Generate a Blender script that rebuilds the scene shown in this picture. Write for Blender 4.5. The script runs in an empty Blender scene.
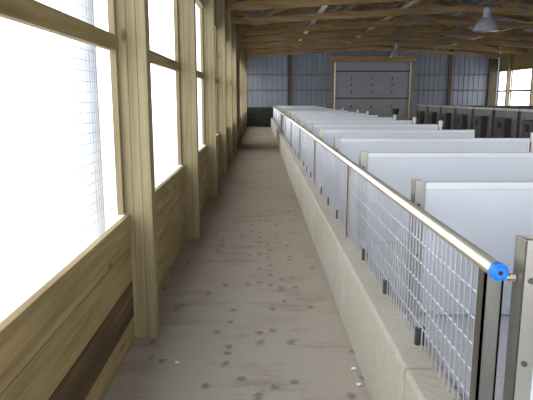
import bpy, bmesh, math, random
from mathutils import Vector, Matrix
random.seed(7)
S = bpy.context.scene
COL = S.collection
H = 1.45                      # eye height
YE = 28.0                     # inner face of the far end wall
XR = 11.7                     # right wall
XL = -0.765                   # inner face of the boards on the left wall
Y0 = -5.0                     # open end behind the camera
PW = .115                       # post size along the aisle
POSTS = [3.22 + 2.44 * k for k in range(-3, 11)]
R = math.radians

# ------------------------------------------------------------------ materials
def new_mat(name):
    m = bpy.data.materials.new(name); m.use_nodes = True
    nt = m.node_tree; b = nt.nodes['Principled BSDF']
    return m, nt, b
def node(nt, t, **kw):
    n = nt.nodes.new(t)
    for k, v in kw.items(): setattr(n, k, v)
    return n
def ramp(nt, fac, stops):
    r = node(nt, 'ShaderNodeValToRGB'); e = r.color_ramp.elements
    while len(e) > 1: e.remove(e[-1])
    e[0].position = stops[0][0]; e[0].color = (*stops[0][1], 1)
    for p, c in stops[1:]:
        x = e.new(p); x.color = (*c, 1)
    nt.links.new(fac, r.inputs['Fac']); return r.outputs['Color']
def mix(nt, fac, a, b, bt='MIX'):
    n = node(nt, 'ShaderNodeMix', data_type='RGBA', blend_type=bt)
    if isinstance(fac, (int, float)): n.inputs['Factor'].default_value = fac
    else: nt.links.new(fac, n.inputs['Factor'])
    for i, v in ((6, a), (7, b)):
        if isinstance(v, tuple): n.inputs[i].default_value = (*v, 1)
        else: nt.links.new(v, n.inputs[i])
    return n.outputs[2]
def coords(nt, scale, obj=True, rnd=True):
    tc = node(nt, 'ShaderNodeTexCoord')
    v = tc.outputs['Object']
    if rnd:
        oi = node(nt, 'ShaderNodeObjectInfo')
        mu = node(nt, 'ShaderNodeMath', operation='MULTIPLY'); mu.inputs[1].default_value = 31.0
        nt.links.new(oi.outputs['Random'], mu.inputs[0])
        ad = node(nt, 'ShaderNodeVectorMath', operation='ADD')
        nt.links.new(v, ad.inputs[0]); nt.links.new(mu.outputs[0], ad.inputs[1]); v = ad.outputs[0]
    mp = node(nt, 'ShaderNodeMapping'); mp.inputs['Scale'].default_value = scale
    nt.links.new(v, mp.inputs['Vector']); return mp.outputs['Vector']
def noise(nt, vec, scale=1.0, detail=4, rough=.55):
    n = node(nt, 'ShaderNodeTexNoise'); n.inputs['Scale'].default_value = scale
    n.inputs['Detail'].default_value = detail; n.inputs['Roughness'].default_value = rough
    nt.links.new(vec, n.inputs['Vector']); return n.outputs['Fac']
def bump(nt, b, h, strength=.3, dist=.01):
    n = node(nt, 'ShaderNodeBump'); n.inputs['Strength'].default_value = strength
    n.inputs['Distance'].default_value = dist
    nt.links.new(h, n.inputs['Height']); nt.links.new(n.outputs['Normal'], b.inputs['Normal'])

def wood(name, axis, dark, mid, light, knots=True):
    m, nt, b = new_mat(name)
    sc = [26.0, 26.0, 26.0]; sc[axis] = 1.1
    g = noise(nt, coords(nt, sc), 1.0, 5, .6)
    c = ramp(nt, g, [(.28, dark), (.5, mid), (.72, light)])
    sb = [5.0, 5.0, 5.0]; sb[axis] = 1.3
    blot = noise(nt, coords(nt, sb), 1.0, 3)
    c = mix(nt, ramp(nt, blot, [(.42, (0, 0, 0)), (.68, (.55, .55, .55))]), c, dark)
    if knots:
        sk = [6.0, 6.0, 6.0]; sk[axis] = 2.6
        v = node(nt, 'ShaderNodeTexVoronoi'); nt.links.new(coords(nt, sk), v.inputs['Vector'])
        v.inputs['Scale'].default_value = 1.0
        k = ramp(nt, v.outputs['Distance'], [(.05, (.8, .8, .8)), (.13, (0, 0, 0))])
        c = mix(nt, k, c, tuple(x * .3 for x in dark))
    nt.links.new(c, b.inputs['Base Color']); b.inputs['Roughness'].default_value = .75
    bump(nt, b, g, .25, .004)
    return m
TD, TM, TL = (.215, .165, .08), (.30, .245, .13), (.355, .30, .17)
wood_x = wood('treated_wood_x', 0, TD, TM, TL)
wood_y = wood('treated_wood_y', 1, (.20, .135, .05), (.34, .255, .105), (.44, .345, .165))
wood_z = wood('treated_wood_z', 2, TD, TM, TL)
heart_y = wood('heartwood_y', 1, (.045, .024, .008), (.095, .055, .02), (.20, .125, .05))
RD, RM, RL = (.20, .11, .04), (.40, .25, .10), (.52, .35, .17)
raft_x = wood('rafter_wood_x', 0, RD, RM, RL, False)
raft_y = wood('rafter_wood_y', 1, (.32, .18, .08), (.55, .36, .18), (.70, .50, .30), False)
brace_y = wood('brace_wood_y', 1, (.55, .45, .30), (.72, .60, .42), (.80, .70, .52), False)
raft_z = wood('rafter_wood_z', 2, RD, RM, RL, False)
girt_wood = wood('weathered_wood_x', 0, (.12, .09, .06), (.20, .155, .11), (.26, .21, .16), False)
far_wood = wood('weathered_wood_z', 2, (.03, .022, .012), (.085, .06, .03), (.13, .095, .05), False)
dark_wood = wood('stained_board', 0, (.008, .012, .006), (.018, .022, .012), (.035, .038, .02), False)

def concrete(name, base, dirt, dirt_amt, spots, ystretch=1.0, far=None):
    m, nt, b = new_mat(name)
    v = coords(nt, (1, 1, 1), rnd=False)
    big = noise(nt, v, 1.1, 6, .65)
    c = mix(nt, ramp(nt, big, [(.35, (0, 0, 0)), (.7, (dirt_amt,) * 3)]), base, dirt)
    fine = noise(nt, v, 55, 3)
    c = mix(nt, .35, c, ramp(nt, fine, [(.3, tuple(x * .75 for x in base)), (.7, tuple(min(1, x * 1.2) for x in base))]))
    if far:
        # brown dirt grows along the aisle, its colour darkened for the dim far end
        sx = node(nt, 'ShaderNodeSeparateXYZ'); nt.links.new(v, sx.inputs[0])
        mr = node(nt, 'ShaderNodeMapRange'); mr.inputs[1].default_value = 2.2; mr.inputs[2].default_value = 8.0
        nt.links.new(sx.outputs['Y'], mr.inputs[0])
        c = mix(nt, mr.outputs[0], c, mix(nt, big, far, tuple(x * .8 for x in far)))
    if spots:
        wv = noise(nt, coords(nt, (20, 30, 14), rnd=False), 1.0, 4, .75)
        area = noise(nt, coords(nt, (1.3, .7, 1), rnd=False), 1.0, 3)
        f = None
        for sc, cut, sz in (((11, 8.5, 1), .87, .33), ((5.2, 3.2, 1), .92, .21)):
            vo = node(nt, 'ShaderNodeTexVoronoi'); vo.inputs['Scale'].default_value = 1.0
            vo.voronoi_dimensions = '2D'
            nt.links.new(coords(nt, sc, rnd=False), vo.inputs['Vector'])
            se = node(nt, 'ShaderNodeSeparateColor'); nt.links.new(vo.outputs['Color'], se.inputs[0])
            a1 = node(nt, 'ShaderNodeMath', operation='MULTIPLY_ADD'); nt.links.new(area, a1.inputs[0]); a1.inputs[1].default_value = .9
            nt.links.new(se.outputs[0], a1.inputs[2])
            g1 = node(nt, 'ShaderNodeMath', operation='GREATER_THAN'); nt.links.new(a1.outputs[0], g1.inputs[0]); g1.inputs[1].default_value = cut + .42
            d1 = node(nt, 'ShaderNodeMath', operation='MULTIPLY_ADD'); nt.links.new(wv, d1.inputs[0]); d1.inputs[1].default_value = -.9
            nt.links.new(vo.outputs['Distance'], d1.inputs[2])
            mr = node(nt, 'ShaderNodeMapRange'); nt.links.new(d1.outputs[0], mr.inputs[0])
            mr.inputs[1].default_value = sz - .45; mr.inputs[2].default_value = sz - .45 - .2
            mr.inputs[3].default_value = 0; mr.inputs[4].default_value = .62
            mu = node(nt, 'ShaderNodeMath', operation='MULTIPLY'); nt.links.new(mr.outputs[0], mu.inputs[0]); nt.links.new(g1.outputs[0], mu.inputs[1])
            if f is None: f = mu.outputs[0]
            else:
                mx = node(nt, 'ShaderNodeMath', operation='MAXIMUM'); nt.links.new(f, mx.inputs[0]); nt.links.new(mu.outputs[0], mx.inputs[1]); f = mx.outputs[0]
        sm = noise(nt, coords(nt, (1.6, 6.5, 1), rnd=False), 1.0, 5, .7)
        m2 = node(nt, 'ShaderNodeMath', operation='MULTIPLY'); nt.links.new(sm, m2.inputs[0]); nt.links.new(area, m2.inputs[1])
        c = mix(nt, ramp(nt, m2.outputs[0], [(.25, (0, 0, 0)), (.40, (.75, .75, .75))]), c, (.21, .155, .105))
        c = mix(nt, f, c, (.12, .085, .06))
    nt.links.new(c, b.inputs['Base Color']); b.inputs['Roughness'].default_value = .85
    bump(nt, b, fine, .15, .002)
    return m
floor_m = concrete('floor_concrete', (.43, .39, .335), (.36, .30, .23), .7, True, far=(.32, .25, .175))
curb_m = concrete('curb_concrete', (.54, .50, .425), (.34, .29, .21), 1.0, False)
pen_m = concrete('pen_floor_concrete', (.58, .58, .60), (.48, .48, .49), .6, False)

def plain(name, col, rough=.5, metal=0.0, var=.12, scale=(3, 3, 3)):
    m, nt, b = new_mat(name)
    g = noise(nt, coords(nt, scale), 1.0, 4)
    c = ramp(nt, g, [(.3, tuple(x * (1 - var) for x in col)), (.7, tuple(min(1, x * (1 + var)) for x in col))])
    nt.links.new(c, b.inputs['Base Color'])
    b.inputs['Roughness'].default_value = rough; b.inputs['Metallic'].default_value = metal
    return m
steel = plain('stainless_steel', (.50, .48, .43), .38, .9, .2, (6, 6, 1.5))
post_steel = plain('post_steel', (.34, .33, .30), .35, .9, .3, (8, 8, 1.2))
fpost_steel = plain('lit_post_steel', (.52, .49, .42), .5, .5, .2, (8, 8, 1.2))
rail_m = plain('galvanised_rail', (.80, .74, .62), .36, .85, .12, (8, 1.5, 8))
wire_m = plain('galvanised_wire', (.66, .67, .72), .45, .6, .08)
darksteel = plain('weathered_steel', (.11, .105, .095), .55, .6, .3, (6, 6, 2))
blue_m = plain('blue_plastic', (.012, .22, .80), .4, 0, .05)
black_m = plain('black_rubber', (.012, .012, .013), .6)
pvc = plain('white_pvc', (.70, .74, .80), .42, 0, .03, (1.5, 1.5, 1.5))
pvc_cap = plain('white_pvc_cap', (.80, .83, .87), .4, 0, .02)
white_m = plain('white_plastic', (.85, .82, .76), .5, 0, .03)
grey_panel = plain('grey_gate_panel', (.23, .23, .235), .5, .3, .15)
clad = plain('metal_cladding', (.23, .25, .295), .5, .25, .10, (1.2, 1.2, .5))
roof_m = plain('roof_metal', (.26, .29, .36), .5, .25, .10, (1, .4, 1))
door_m = plain('door_panel_paint', (.32, .325, .345), .55, 0, .06)
seam_m = plain('dark_seam', (.06, .06, .065), .7)
dimming_m = plain('dimming_curtain_cloth', (.22, .22, .23), .7)
bluewhite = plain('pale_blue_paint', (.78, .84, .93), .6)
snow_m = plain('snow', (.86, .88, .92), .8, 0, .03)
winmesh_m = plain('window_wire', (.62, .66, .78), .5, .3, .05)
glass_m = plain('lamp_reflector', (.55, .56, .60), .25, .1, .05)
b_ = glass_m.node_tree.nodes['Principled BSDF']; b_.inputs['Transmission Weight'].default_value = .45
pebble_m = plain('chalk', (.85, .84, .80), .8)

# ------------------------------------------------------------------ mesh helpers
def BM(): return bmesh.new()
def box(bm, x0, x1, y0, y1, z0, z1):
    v = [bm.verts.new(p) for p in ((x0,y0,z0),(x1,y0,z0),(x1,y1,z0),(x0,y1,z0),(x0,y0,z1),(x1,y0,z1),(x1,y1,z1),(x0,y1,z1))]
    for f in ((0,3,2,1),(4,5,6,7),(0,1,5,4),(1,2,6,5),(2,3,7,6),(3,0,4,7)): bm.faces.new([v[i] for i in f])
def frame_of(d):
    d = d.normalized(); up = Vector((0, 0, 1)) if abs(d.z) < .95 else Vector((0, 1, 0))
    a = d.cross(up).normalized(); return a, d.cross(a).normalized()
def bar(bm, p, q, w, h):
    """rectangular member; w across (horizontal), h in the other direction"""
    p, q = Vector(p), Vector(q); a, b = frame_of(q - p)
    vs = []
    for c in (p, q):
        for s, t in ((-1,-1),(1,-1),(1,1),(-1,1)): vs.append(bm.verts.new(c + a*s*w/2 + b*t*h/2))
    for i in range(4):
        j = (i+1) % 4; bm.faces.new([vs[i], vs[j], vs[4+j], vs[4+i]])
    bm.faces.new(vs[3::-1]); bm.faces.new(vs[4:8])
def tube(bm, p, q, r, n=12, r2=None):
    p, q = Vector(p), Vector(q); a, b = frame_of(q - p); r2 = r if r2 is None else r2
    A = [bm.verts.new(p + (a*math.cos(2*math.pi*i/n) + b*math.sin(2*math.pi*i/n))*r) for i in range(n)]
    B = [bm.verts.new(q + (a*math.cos(2*math.pi*i/n) + b*math.sin(2*math.pi*i/n))*r2) for i in range(n)]
    for i in range(n):
        j = (i+1) % n; bm.faces.new([A[i], A[j], B[j], B[i]])
    bm.faces.new(A[::-1]); bm.faces.new(B)
def lathe(bm, prof, n=28):
    rings = []
    for r, z in prof:
        rings.append([bm.verts.new((r*math.cos(2*math.pi*i/n), r*math.sin(2*math.pi*i/n), z)) for i in range(n)] if r > 1e-5 else [bm.verts.new((0, 0, z))])
    for A, B in zip(rings, rings[1:]):
        for i in range(n):
            j = (i+1) % n
            if len(A) == 1 and len(B) == 1: continue
            if len(A) == 1: bm.faces.new([A[0], B[j], B[i]])
            elif len(B) == 1: bm.faces.new([A[i], A[j], B[0]])
            else: bm.faces.new([A[i], A[j], B[j], B[i]])
def obj(name, bm, mat, parent=None, bevel=0, smooth=False):
    bmesh.ops.recalc_face_normals(bm, faces=bm.faces)
    me = bpy.data.meshes.new(name); bm.to_mesh(me); bm.free()
    if smooth:
        for p in me.polygons: p.use_smooth = True
    me.materials.append(mat)
    o = bpy.data.objects.new(name, me); COL.objects.link(o)
    if parent: o.parent = parent
    if bevel:
        md = o.modifiers.new('bevel', 'BEVEL'); md.width = bevel; md.segments = 2; md.limit_method = 'ANGLE'
    return o
def tag(o, label, cat, group=None):
    o['label'] = label; o['category'] = cat
    if group: o['group'] = group
    return o
def thing(name, label, cat, loc=(0, 0, 0), group=None, rz=0):
    o = bpy.data.objects.new(name, None); COL.objects.link(o); o.empty_display_size = .1
    o.location = loc; o.rotation_euler = (0, 0, rz)
    return tag(o, label, cat, group)
def struct(name, bm, mat, parent=None, bevel=0):
    o = obj(name, bm, mat, parent, bevel)
    if not parent: o['kind'] = 'structure'
    return o
def dup(root, loc, label):
    r = root.copy(); COL.objects.link(r); r.location = loc; r['label'] = label
    for ch in list(root.children):
        c = ch.copy(); COL.objects.link(c); c.parent = r
        for g in list(ch.children):
            d = g.copy(); COL.objects.link(d); d.parent = c
    return r
ORD = ['nearest', 'second', 'third', 'fourth', 'fifth', 'sixth', 'seventh', 'eighth', 'ninth', 'tenth', 'eleventh',
       'twelfth', 'thirteenth', 'fourteenth', 'fifteenth', 'sixteenth', 'seventeenth', 'eighteenth', 'nineteenth', 'twentieth']

# ------------------------------------------------------------------ ground, floor, curb
bm = BM(); box(bm, -90, XL - .22, -60, 90, -.35, -.25); box(bm, XR + .35, 90, -60, 90, -.35, -.25)
box(bm, XL - .22, XR + .35, -60, Y0 - .05, -.35, -.25)
struct('ground', bm, snow_m)
bm = BM(); box(bm, XL - .2, XR + .3, Y0, YE + .3, -.2, 0); struct('floor', bm, floor_m)
CX0, CX1, CZ = .535, .685, .46
bm = BM()
ys = [Y0 + .02, .25, 1.93, 3.55, 6.2, 8.9, 11.6, 14.3, 17.0, 19.7, 22.4, 25.1, YE - .6]
for a, b in zip(ys, ys[1:]): box(bm, CX0, CX1, a + .004, b - .004, 0, CZ)
cb = obj('concrete_curb', bm, curb_m, None, .014)
tag(cb, 'long pale concrete curb between the aisle and the pens, carrying the wire fence', 'curb')
bm = BM(); box(bm, CX1 + .002, 2.62, Y0 + .05, YE - .6, 0, .44)
tag(obj('raised_pen_floor', bm, pen_m), 'raised grey concrete slab under the white pen dividers', 'slab')

# ------------------------------------------------------------------ left wall
SILL, GIRT, WTOP, EAVE = .775, 1.72, 2.66, 3.36
RP = [26.55 - 2.44*k for k in range(13)][::-1]
def side_wall(name, xi, sgn, has_dark):
    """xi = inner face, sgn=-1: outside is -x"""
    def bx(bm, d0, d1, y0, y1, z0, z1):
        a, b = xi + sgn*d0, xi + sgn*d1
        box(bm, min(a, b), max(a, b), y0, y1, z0, z1)
    w = BM(); yb = [Y0 - .06] + (POSTS[1:] if sgn < 0 else [y for y in RP if y > Y0 + .3]) + [YE - .01]
    for a, b in zip(yb, yb[1:]):
        for z0, z1 in ((0, .15), (.37, .585), (.585, SILL - .03)):
            bx(w, 0, .04, a + PW + .001, b - .001, z0 + .003, z1)
        if not (has_dark and abs(b - POSTS[3]) < .01 or has_dark and a < 0 and b < 3): bx(w, 0, .04, a + PW + .001, b - .001, .153, .37)
    bx(w, .042, .05, Y0 + .05, YE, -.2, SILL - .03)
    bx(w, .03, .04, Y0 + .05, YE, WTOP + .05, WTOP + .22); bx(w, .03, .04, Y0 + .05, YE, WTOP + .225, EAVE)
    bx(w, .04, .10, Y0 + .05, YE, WTOP + .05, EAVE + .445)
    wall = struct(name, w, wood_y, None, .004)
    if has_dark:
        h = BM(); bx(h, 0, .04, yb[0] + .003, POSTS[2] - .003, .153, .37); bx(h, 0, .04, POSTS[2] + PW + .001, POSTS[3] - .001, .153, .37)
        k = obj('heartwood_board', h, heart_y, wall); k['label'] = 'dark brown heartwood board'
    return bx
bxl = side_wall('wall_left', XL, -1, True)
bxr = side_wall('wall_right', XR, 1, False)

def window(n, bx, y0, y1, pane):
    f = BM()
    bx(f, -.005, .028, y0, y1, SILL - .03, SILL)              # sill cap
    bx(f, .02, .06, y0, y1, GIRT - .02, GIRT + .065)           # mid girt
    bx(f, .0, .075, y0, y1, WTOP, WTOP + .05)                   # head
    fr = struct('window_%d' % n, f, wood_y, None, .003)
    for a, b in ((y0, y0 + .04), (y1 - .036, y1 - .001)):
        j = BM(); bx(j, .026, .062, a, b, SILL + .001, WTOP - .001); obj('jamb', j, wood_z, fr, .003)
    if pane:
        m = BM(); z = SILL + .05
        xi = XL if bx is bxl else XR; s = -1 if bx is bxl else 1
        X = xi + s*.074; r = .0011
        while z < WTOP:
            tube(m, (X, y0, z), (X, y1, z), r, 4); z += .05
        y = y0 + .0254
        while y < y1:
            tube(m, (X, y, SILL), (X, y, WTOP), r, 4); y += .0254*1.5
        k = obj('wire_mesh', m, winmesh_m, fr); k['label'] = 'fine galvanised wire mesh'
    return fr
n = 0
yb = [Y0 + .08] + POSTS[1:] + [YE - .02]
PW = .115                       # post size along the aisle
for i, (a, b) in enumerate(zip(yb, yb[1:])):
    n += 1; fr = window(n, bxl, a, b, 1 <= i <= 5)
    if 15.0 < a < 17.5:
        k = BM(); bxl(k, .080, .086, a, b, SILL - .02, WTOP + .02); obj('dimming_curtain', k, dimming_m, fr)  # curtain added in one left bay to dim the far end
yr = [Y0 + .08] + [y for y in RP if y > Y0 + .3] + [YE - .02]
for i, (a, b) in enumerate(zip(yr, yr[1:])):
    n += 1; fr = window(n, bxr, a, b, False)
    if b < 22:
        k = BM(); bxr(k, .08, .086, a, b, SILL - .02, WTOP + .02); obj('dimming_curtain', k, dimming_m, fr)  # unseen curtains added to keep daylight off the far end

def post_mesh(height):
    bm = BM()                   # three laminated plies
    for k in range(3): box(bm, -.086 + k*.054, -.086 + k*.054 + .0534, 0, PW, 0, height)
    return bm
def side_posts(x, side, ks, YS=POSTS):
    first = None; q = 0
    for k in ks:
        y = YS[k]
        lab = '%s square laminated timber post along the %s wall, counted from the viewer' % (ORD[q], side)
        if first is None:
            first = obj('timber_post', post_mesh(EAVE), wood_z, None, .004); o = first
        else:
            o = first.copy(); COL.objects.link(o)
        o.location = (x, y, 0.001); tag(o, lab, 'post', 'laminated posts along the %s wall' % side); q += 1
side_posts(XL + .059, 'left', range(3, 14))
side_posts(XR - .077, 'right', range(9, 13), RP)
# bolts/knots on the nearest post are in the wood; a small knot hole
# unseen posts nearer than the frame are left out except the one just behind the camera
# ------------------------------------------------------------------ end wall
bm = BM()
DX0, DX1, DZ = 3.62, 7.42, 3.13
def cladding(bm, x0, x1, z0, z1, y):
    x = x0; pr = []
    while x < x1 - .01:
        pr += [(x, y), (x + .19, y), (x + .205, y - .025), (x + .23, y - .025), (x + .245, y)]; x += .245
    pr = [p for p in pr if p[0] < x1] + [(x1, y)]
    lo = [bm.verts.new((a, b, z0)) for a, b in pr]; hi = [bm.verts.new((a, b, z1)) for a, b in pr]
    for i in range(len(pr) - 1): bm.faces.new([lo[i], lo[i+1], hi[i+1], hi[i]])
YW = YE + .15
cladding(bm, XL - .1, DX0, .02, 6.3, YW); cladding(bm, DX1, XR + .1, .02, 6.3, YW); cladding(bm, DX0, DX1, DZ, 6.3, YW)
box(bm, XL - .1, DX0, YW + .01, YW + .03, 0.0, 6.3); box(bm, DX1, XR + .1, YW + .01, YW + .03, 0.0, 6.3); box(bm, DX0, DX1, YW + .01, YW + .03, DZ, 6.3)
wb = struct('wall_back', bm, clad)
bm = BM()
for z in (1.75, 2.5):
    box(bm, XL, DX0 - .12, YW - .07, YW - .03, z, z + .07); box(bm, DX1 + .12, XR, YW - .07, YW - .03, z, z + .07)
obj('wall_girt', bm, girt_wood, wb, .003)
bm = BM()
for z in range(4): box(bm, XL, DX0 - .12, YW - .08, YW - .03, .01 + z*.24, .01 + z*.24 + .232)
k = obj('kick_board', bm, dark_wood, wb, .004); k['label'] = 'dark stained boards along the foot of the wall'
# overhead door
bm = BM()
zs = [0.01, .62, 1.40, 2.05, 2.70, DZ]
for a, b in zip(zs, zs[1:]): box(bm, DX0 + .01, DX1 - .01, YE + .02, YE + .07, a + .008, b - .008)
box(bm, DX0 + .005, DX1 - .005, YE + .071, YE + .09, 0.0, DZ + .02)
dr = struct('door_1', bm, door_m, None, .006)
bm = BM(); 
for z in (1.40, 2.70): box(bm, DX0 + .01, DX1 - .01, YE + .045, YE + .074, z - .05, z + .05)
for z in (1.40, 2.70): box(bm, DX0 + .01, DX1 - .01, YE - .0, YE + .018, z - .03, z + .03)
k = obj('section_joint', bm, seam_m, dr); k['label'] = 'dark joint strip between door sections'
for x in (4.5, 5.5, 6.5):
    for z in (1.0, 1.72, 2.05, 2.36):
        bm = BM(); box(bm, x - .03, x + .03, YE + .0, YE + .018, z - .05, z + .05); tube(bm, (x - .035, YE - .002, z), (x + .035, YE - .002, z), .012, 8)
        obj('hinge', bm, seam_m, dr)
for x in (DX0 - .06, DX1 + .06):
    bm = BM(); box(bm, x - .055, x + .055, YE - .06, YE + .07, 0, DZ + .02)
    obj('door_jamb', bm, wood_z, dr, .004)
bm = BM(); box(bm, DX0 - .2, DX1 + .2, YE - .07, YE + .07, DZ + .022, DZ + .28); obj('door_header', bm, raft_x, dr, .004)
for x in (DX0 + .05, DX1 - .05):
    bm = BM(); box(bm, x - .03, x + .03, YE - .06, YE - .01, .01, DZ - .02); k = obj('door_track', bm, rail_m, dr)
for i, x in enumerate((1.45, 9.35, 11.46)):
    hw = .20 if i == 2 else .08
    bm = BM(); box(bm, x - hw, x + hw, YW - .16, YW - .085, .001, 3.3 if i == 2 else 4.2)
    tag(obj('timber_post', bm, far_wood, None, .004), 'dark timber post on the ribbed end wall, %s' % ('left of the overhead door', 'right of the overhead door', 'in the right corner beside the bright openings')[i], 'post')

# ------------------------------------------------------------------ roof
XC = (XL + XR)/2
PITCH = .19; CH = .055
def zb(x): return EAVE - .02 + CH*(XC - XL - abs(x - XC))          # bottom of bottom chord
def zt(x): return EAVE + .42 + PITCH*(XC - XL - abs(x - XC))        # top of top chord
bm = BM()
for sx in (-1, 1):
    # ribbed roof sheet, ribs run down the slope
    y = Y0; pr = []
    while y < YE + .4:
        pr += [(y, 0), (y + .26, 0), (y + .275, .03), (y + .31, .03), (y + .325, 0)]; y += .325
    xe = XC + sx*(XC - XL + .5)
    A = [bm.verts.new((XC, a, zt(XC) + .05 + b)) for a, b in pr]
    B = [bm.verts.new((xe, a, zt(xe) + .05 + b)) for a, b in pr]
    for i in range(len(pr) - 1): bm.faces.new([A[i], A[i+1], B[i+1], B[i]])
cl = struct('ceiling', bm, roof_m)
for sx in (-1, 1):
    for k in range(10):
        x = XC + sx*(.12 + k*.66)
        bm = BM(); bar(bm, (x, Y0 + .05, zt(x) + .02), (x, YE + .1, zt(x) + .02), .04, .05)
        obj('purlin', bm, raft_y, cl)
def make_truss():
    t = thing('roof_truss', '', 'roof truss', (0, 0, 0), 'wooden roof trusses across the barn')
    for sx in (-1, 1):
        xe = XC + sx*(XC - XL - .02)
        bm = BM(); bar(bm, (XC, 0, zb(XC) + .08), (xe, 0, zb(xe) + .08), .09, .16); obj('bottom_chord', bm, raft_x, t)
        bm = BM(); bar(bm, (XC, 0, zt(XC) - .09), (xe, 0, zt(xe) - .09), .076, .16); obj('top_chord', bm, raft_x, t)
        xs = [0, 1.1, 2.2, 3.3, 4.4, 5.4, 6.15]
        for i in range(len(xs) - 1):
            x0, x1 = XC + sx*xs[i], XC + sx*xs[i+1]
            bm = BM()
            if i % 2 == 0: bar(bm, (x0, 0, zt(x0) - .12), (x1, 0, zb(x1) + .12), .04, .09)
            else: bar(bm, (x0, 0, zb(x0) + .12), (x1, 0, zt(x1) - .12), .04, .09)
            obj('web', bm, raft_x, t)
    for x in (XL + .1, XR - .1):
        bm = BM(); bar(bm, (x, 0, zb(x) + .05), (x, 0, zt(x) - .1), .076, .14); obj('heel', bm, raft_z, t)
    return t
tr = make_truss(); ty = [p + PW/2 for p in POSTS[4:]]
ty = [y for y in ty]; ty[-1] = YE - .12
for i, y in enumerate(ty):
    lab = '%s timber roof truss from the far end wall' % ((['last'] + ORD[1:])[len(ty) - 1 - i])
    if i == 0: tr.location = (0, y, 0); tr['label'] = lab
    else: dup(tr, (0, y, 0), lab)
for x, lab in ((1.6, 'pale narrow board running lengthwise on the trusses, nearer the aisle'), (3.85, 'pale narrow board running lengthwise on the trusses, nearer the overhead door'),
               (8.4, 'narrow board running lengthwise on the trusses, nearest the right wall')):
    bm = BM(); bar(bm, (x, ty[0] - .3, zb(x) + .185), (x, YE - .2, zb(x) + .185), .11, .04)
    tag(obj('lateral_brace', bm, brace_y), lab, 'brace')

# ------------------------------------------------------------------ fence on the curb
FX = .625; RZ = 1.0; FY0 = 1.44; FY1 = 27.2
fe = thing('wire_fence', 'long galvanised fence of pipe rail and welded wire along the concrete curb', 'fence', (FX, FY0, CZ))
def L(x, y, z): return (x - FX, y - FY0, z - CZ)
bm = BM(); tube(bm, L(FX, FY0 - .03, RZ), L(FX, FY1, RZ), .0225, 20); obj('top_rail', bm, rail_m, fe, smooth=True)
bm = BM()
tube(bm, L(FX, FY0 - .045, RZ), L(FX, FY0 - .028, RZ), .0245, 24)
tube(bm, L(FX, FY0 - .05, RZ), L(FX, FY0 - .045, RZ), .016, 24, .022)
cap = obj('rail_plug', bm, blue_m, fe); cap['label'] = 'bright blue round plug in the rail end'
bm = BM(); tube(bm, L(FX, FY0 - .0515, RZ), L(FX, FY0 - .049, RZ), .006, 12); obj('plug_hole', bm, black_m, cap)
PY = [FY0 + .02 + 2.45*k for k in range(11)]
for i, y in enumerate(PY):
    bm = BM(); w = .026 if i == 0 else .022
    box(bm, -w, w, y - FY0 - .004, y - FY0 + .004, .0, RZ - CZ - .02)            # flat
    box(bm, -w, -w + .006, y - FY0 - .004, y - FY0 + .045, .0, RZ - CZ - .02)                      # angle leg
    box(bm, w - .006, w, y - FY0 - .004, y - FY0 + .035, .0, RZ - CZ - .02)
    box(bm, -.045, .045, y - FY0 - .03, y - FY0 + .05, 0, .006)
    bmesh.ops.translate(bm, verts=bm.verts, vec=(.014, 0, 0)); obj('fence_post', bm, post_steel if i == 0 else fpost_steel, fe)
def wire_panel(a, b):
    bm = BM(); z = .085; top = RZ - CZ - .035; r = .0030
    zz = [z + i*.0835 for i in range(6)]
    for q in zz: tube(bm, (.020, a, q), (.020, b, q), r*1.1, 6)
    n = int((b - a)/.046)
    for i in range(n + 1):
        y = a + .012 + i*(b - a - .024)/n
        tube(bm, (.015, y, .004), (.015, y, top + .01), r, 6)
    return bm
for a, b in zip(PY, PY[1:]):
    obj('wire_panel', wire_panel(a - FY0 + .05, b - FY0 - .012), wire_m, fe)
obj('wire_panel', wire_panel(PY[-1] - FY0 + .05, FY1 - FY0 - .01), wire_m, fe)
y = 2.13; k = 0
while y < 27:
    if min(abs(y - p) for p in PY) > .12:
        bm = BM(); box(bm, -.018, -.002, y - FY0 - .010, y - FY0 + .010, 0, .072); box(bm, .004, .016, y - FY0 - .014, y - FY0 + .014, 0, .078); box(bm, -.018, .016, y - FY0 - .004, y - FY0 + .004, 0, .03); bmesh.ops.translate(bm, verts=bm.verts, vec=(.022, 0, 0))
        k = obj('anchor_bracket', bm, darksteel, fe); k['label'] = 'short dark steel anchor tab'
    y += .6

# ------------------------------------------------------------------ white pen dividers
PX0, PX1, PZ0, PZ = .69, 2.48, .442, 1.075
def make_divider():
    t = thing('pen_divider', '', 'pen divider', (PX0, 0, PZ0), 'white pen dividers')
    Wd = PX1 - PX0; hh = PZ - PZ0
    bm = BM(); box(bm, .052, Wd, -.016, .016, .004 + (CZ - PZ0), hh - .03); box(bm, .12, Wd, -.016, .016, .004, .004 + (CZ - PZ0))
    obj('panel', bm, pvc, t, .003)
    bm = BM(); box(bm, .05, Wd + .004, -.021, .021, hh - .035, hh); obj('top_cap', bm, pvc_cap, t, .006)
    bm = BM()
    box(bm, .0, .045, -.03, -.025, CZ - PZ0 + .002, hh + .01); box(bm, .0, .005, -.03, .03, CZ - PZ0 + .002, hh + .01)
    box(bm, .0, .045, .025, .03, CZ - PZ0 + .002, hh + .01); box(bm, .04, .052, -.022, .022, CZ - PZ0 + .002, hh)
    st = obj('end_post', bm, steel, t, .0015); st['label'] = 'stainless steel channel post'
    bm = BM(); tube(bm, (.022, -.036, hh - .1), (.022, -.03, hh - .1), .008, 6); obj('bolt', bm, darksteel, st)
    bm = BM(); tube(bm, (.022, -.036, .3), (.022, -.03, .3), .008, 6); obj('bolt', bm, darksteel, st)
    bm = BM(); box(bm, Wd, Wd + .03, -.02, .02, .0, hh); obj('rear_post', bm, pvc, t)
    return t
dv = make_divider()
DY = [1.43] + [2.49 + 1.36*k for k in range(18)]
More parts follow.
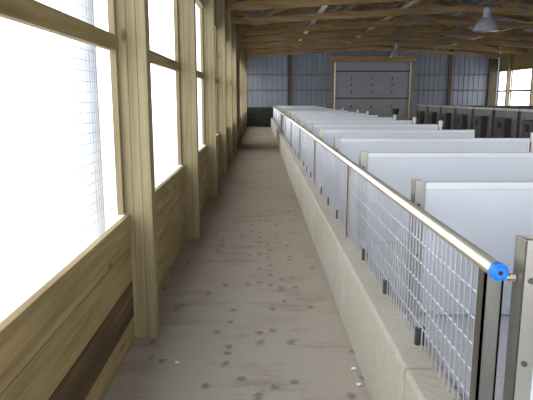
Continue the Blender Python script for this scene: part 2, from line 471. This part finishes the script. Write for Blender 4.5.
for i, y in enumerate(DY):
    lab = '%s white solid pen divider panel from the viewer, right of the wire fence' % ORD[i]
    if i == 0: lab = 'nearest white pen divider with a tall steel end post beside the blue rail plug'; dv.location = (PX0, y, PZ0); dv['label'] = lab
    else: dup(dv, (PX0, y, PZ0), lab)
# tie bolt from rail end to the nearest steel post
bm = BM(); tube(bm, (FX + .03, FY0 + .0, .972), (PX0 - .003, FY0 + .0, .972), .005, 10)
tube(bm, (FX + .045, FY0, .972), (FX + .053, FY0, .972), .011, 6); tube(bm, (PX0 - .012, FY0, .972), (PX0 - .003, FY0, .972), .011, 6)
tag(obj('tie_bolt', bm, rail_m), 'small galvanised bolt joining the fence end to the nearest steel post', 'bolt')
# white drinker pipes at the far ends of some dividers
for q, k in enumerate((2, 4, 5, 6, 8, 9, 11)):
    y = DY[k+1]
    bm = BM(); tube(bm, (0, 0, 0), (0, 0, PZ + .03 - .442), .018, 12); tube(bm, (0, 0, PZ - .442 - .04), (0, 0, PZ - .442 + .05), .028, 14)
    o = obj('drinker_pipe', bm, white_m); o.location = (PX1 + .07, y, .4425)
    tag(o, 'white capped drinker pipe at the inner end of the %s divider from the viewer' % ORD[k+1], 'pipe', 'white drinker pipes')
    if k == 6:
        bm = BM(); lathe(bm, [(0, 0), (.055, 0), (.07, .1), (.075, .1), (.075, .112), (0, .112)], 20)
        p = obj('black_bucket', bm, black_m); p.location = (PX1 + .07, y, PZ + .053)
        tag(p, 'small black bucket set on a white pipe in front of the overhead door', 'bucket')

# ------------------------------------------------------------------ second row of pens, dark gates
GX = 5.7; GZ = 1.2
def make_gate():
    t = thing('pen_gate', '', 'pen gate', (GX, 0, 0), 'dark grey pen gates across the middle alley')
    Ln = 1.30
    bm = BM(); box(bm, 0, .03, .04, Ln - .04, .08, GZ - .06); obj('panel', bm, grey_panel, t, .004)
    bm = BM(); box(bm, -.012, .042, 0, Ln, GZ - .06, GZ); obj('top_rail', bm, steel, t, .005)
    for y in (0, Ln - .05):
        bm = BM(); box(bm, -.015, .045, y, y + .05, 0, GZ - .062); obj('gate_post', bm, darksteel, t, .004)
    bm = BM(); box(bm, -.16, -.002, .35, .85, .35, .98)
    f = obj('feeder', bm, darksteel, t, .01); f['label'] = 'dark steel feeder box'
    bm = BM(); tube(bm, (-.172, .6, .82), (-.16, .6, .82), .085, 20); obj('feeder_opening', bm, black_m, f)
    bm = BM(); box(bm, .045, 4.6, Ln - .04, Ln - .01, 0, GZ - .05); obj('divider', bm, grey_panel, t, .004)
    return t
g = make_gate()
for i in range(9):
    y = 19.2 - 1.36*i
    lab = '%s dark grey pen gate with feeder across the alley, counted from the overhead door' % (['first'] + ORD[1:])[i]
    if i == 0: g.location = (GX, y, 0.001); g['label'] = lab
    else: dup(g, (GX, y, 0.001), lab)
# ------------------------------------------------------------------ pendant lamps
def make_lamp():
    t = thing('pendant_lamp', '', 'lamp', (0, 0, 0), 'high bay pendant lamps')
    bm = BM(); n = 28
    lathe(bm, [(.235, 0), (.24, .0), (.232, .03), (.20, .11), (.14, .20), (.085, .245), (.08, .25), (.078, .243), (.132, .195), (.19, .107), (.222, .03), (.228, .002)], n)
    r = obj('lamp_shade', bm, glass_m, t, smooth=True)
    bm = BM(); lathe(bm, [(0, .06), (.03, .07), (.045, .11), (.03, .17), (.02, .2), (0, .2)], 16); obj('bulb', bm, pvc_cap, r, smooth=True)
    bm = BM(); lathe(bm, [(0, .245), (.085, .245), (.085, .27), (.07, .30), (.07, .40), (.05, .43), (0, .43)], 20); obj('ballast_housing', bm, door_m, t, smooth=False)
    return t
lm = make_lamp()
LAM = ((4.28, 10.95, 2.68), (4.40, 18.5, 2.72))
for i, (x, y, z) in enumerate(LAM):
    lab = ('larger nearer clear bell-shaped pendant lamp hanging at the upper right', 'smaller farther bell-shaped pendant lamp hanging above the overhead door')[i]
    o = lm if i == 0 else dup(lm, (x, y, z), lab)
    o.location = (x, y, z); o['label'] = lab
    bm = BM(); tube(bm, (0, 0, .43), (0, 0, zt(x) - z - .0), .008, 8); obj('hanging_rod', bm, darksteel, o)

# ------------------------------------------------------------------ white bits on the floor
bits = ((143, 337, 'white chalky lump on the floor at the foot of the nearest post'), (177, 363, 'tiny white chip in the middle of the near floor'),
        (359, 370, 'white pebble beside the curb, farther of two'), (366, 386, 'white pebble beside the curb, nearer of two'))
PITCHC = R(10.4); F = 560.0
def floor_pt(u, v, z=0):
    a = math.atan((v - 200)/F) + PITCHC; y = (H - z)/math.tan(a)
    d = y*math.cos(PITCHC) + (H - z)*math.sin(PITCHC); return ((u - 260)/F*d, y)
for u, v, lab in bits:
    x, y = floor_pt(u, v); bm = BM(); bmesh.ops.create_icosphere(bm, subdivisions=2, radius=.011)
    for q in bm.verts: q.co = Vector((q.co.x*random.uniform(1.0, 1.6), q.co.y*random.uniform(.8, 1.2), q.co.z*.6 + .0066))
    o = obj('white_pebble', bm, pebble_m, smooth=True); o.location = (min(x, CX0 - .03), y, 0.0)
    tag(o, lab, 'pebble')
x, y = floor_pt(405, 318, CZ); bm = BM(); bmesh.ops.create_icosphere(bm, subdivisions=2, radius=.008)
for q in bm.verts: q.co = Vector((q.co.x, q.co.y*1.5, q.co.z*.6 + .0048))
o = obj('white_pebble', bm, pebble_m, smooth=True); o.location = (x, y, CZ); tag(o, 'tiny white chip lying on top of the concrete curb', 'pebble')

bm = BM(); tube(bm, (0, 0, 0), (0, 0, 6), .165, 28)
o = obj('outdoor_column', bm, bluewhite, smooth=False); o.location = (-1.64, 5.2, -.25)
tag(o, 'pale blue column outdoors, washed out by daylight behind the nearest window mesh', 'column')
# ------------------------------------------------------------------ light: overcast sky through the openings
w = bpy.data.worlds.new('overcast_sky'); S.world = w; w.use_nodes = True
nt = w.node_tree; bg = nt.nodes['Background']
tc = node(nt, 'ShaderNodeTexCoord'); sp = node(nt, 'ShaderNodeSeparateXYZ'); nt.links.new(tc.outputs['Generated'], sp.inputs[0])
c = ramp(nt, sp.outputs['Z'], [(.0, (.97, .98, 1.0)), (.5, (.90, .95, 1.0))])
nt.links.new(c, bg.inputs['Color']); bg.inputs['Strength'].default_value = 3.2
try: w.cycles.sampling_method = 'MANUAL'; w.cycles.sample_map_resolution = 256
except Exception: pass

cam = bpy.data.cameras.new('camera'); co = bpy.data.objects.new('camera', cam); COL.objects.link(co)
co.location = (0, 0, H); co.rotation_euler = (R(90 - 10.4), 0, R(-.67))
cam.sensor_width = 36; cam.lens = F/533*36; cam.clip_start = .05; cam.clip_end = 300
S.camera = co
vs = S.view_settings; vs.view_transform = 'Standard'; vs.look = 'None'; vs.gamma = 1; vs.use_curve_mapping = False; vs.exposure = .25
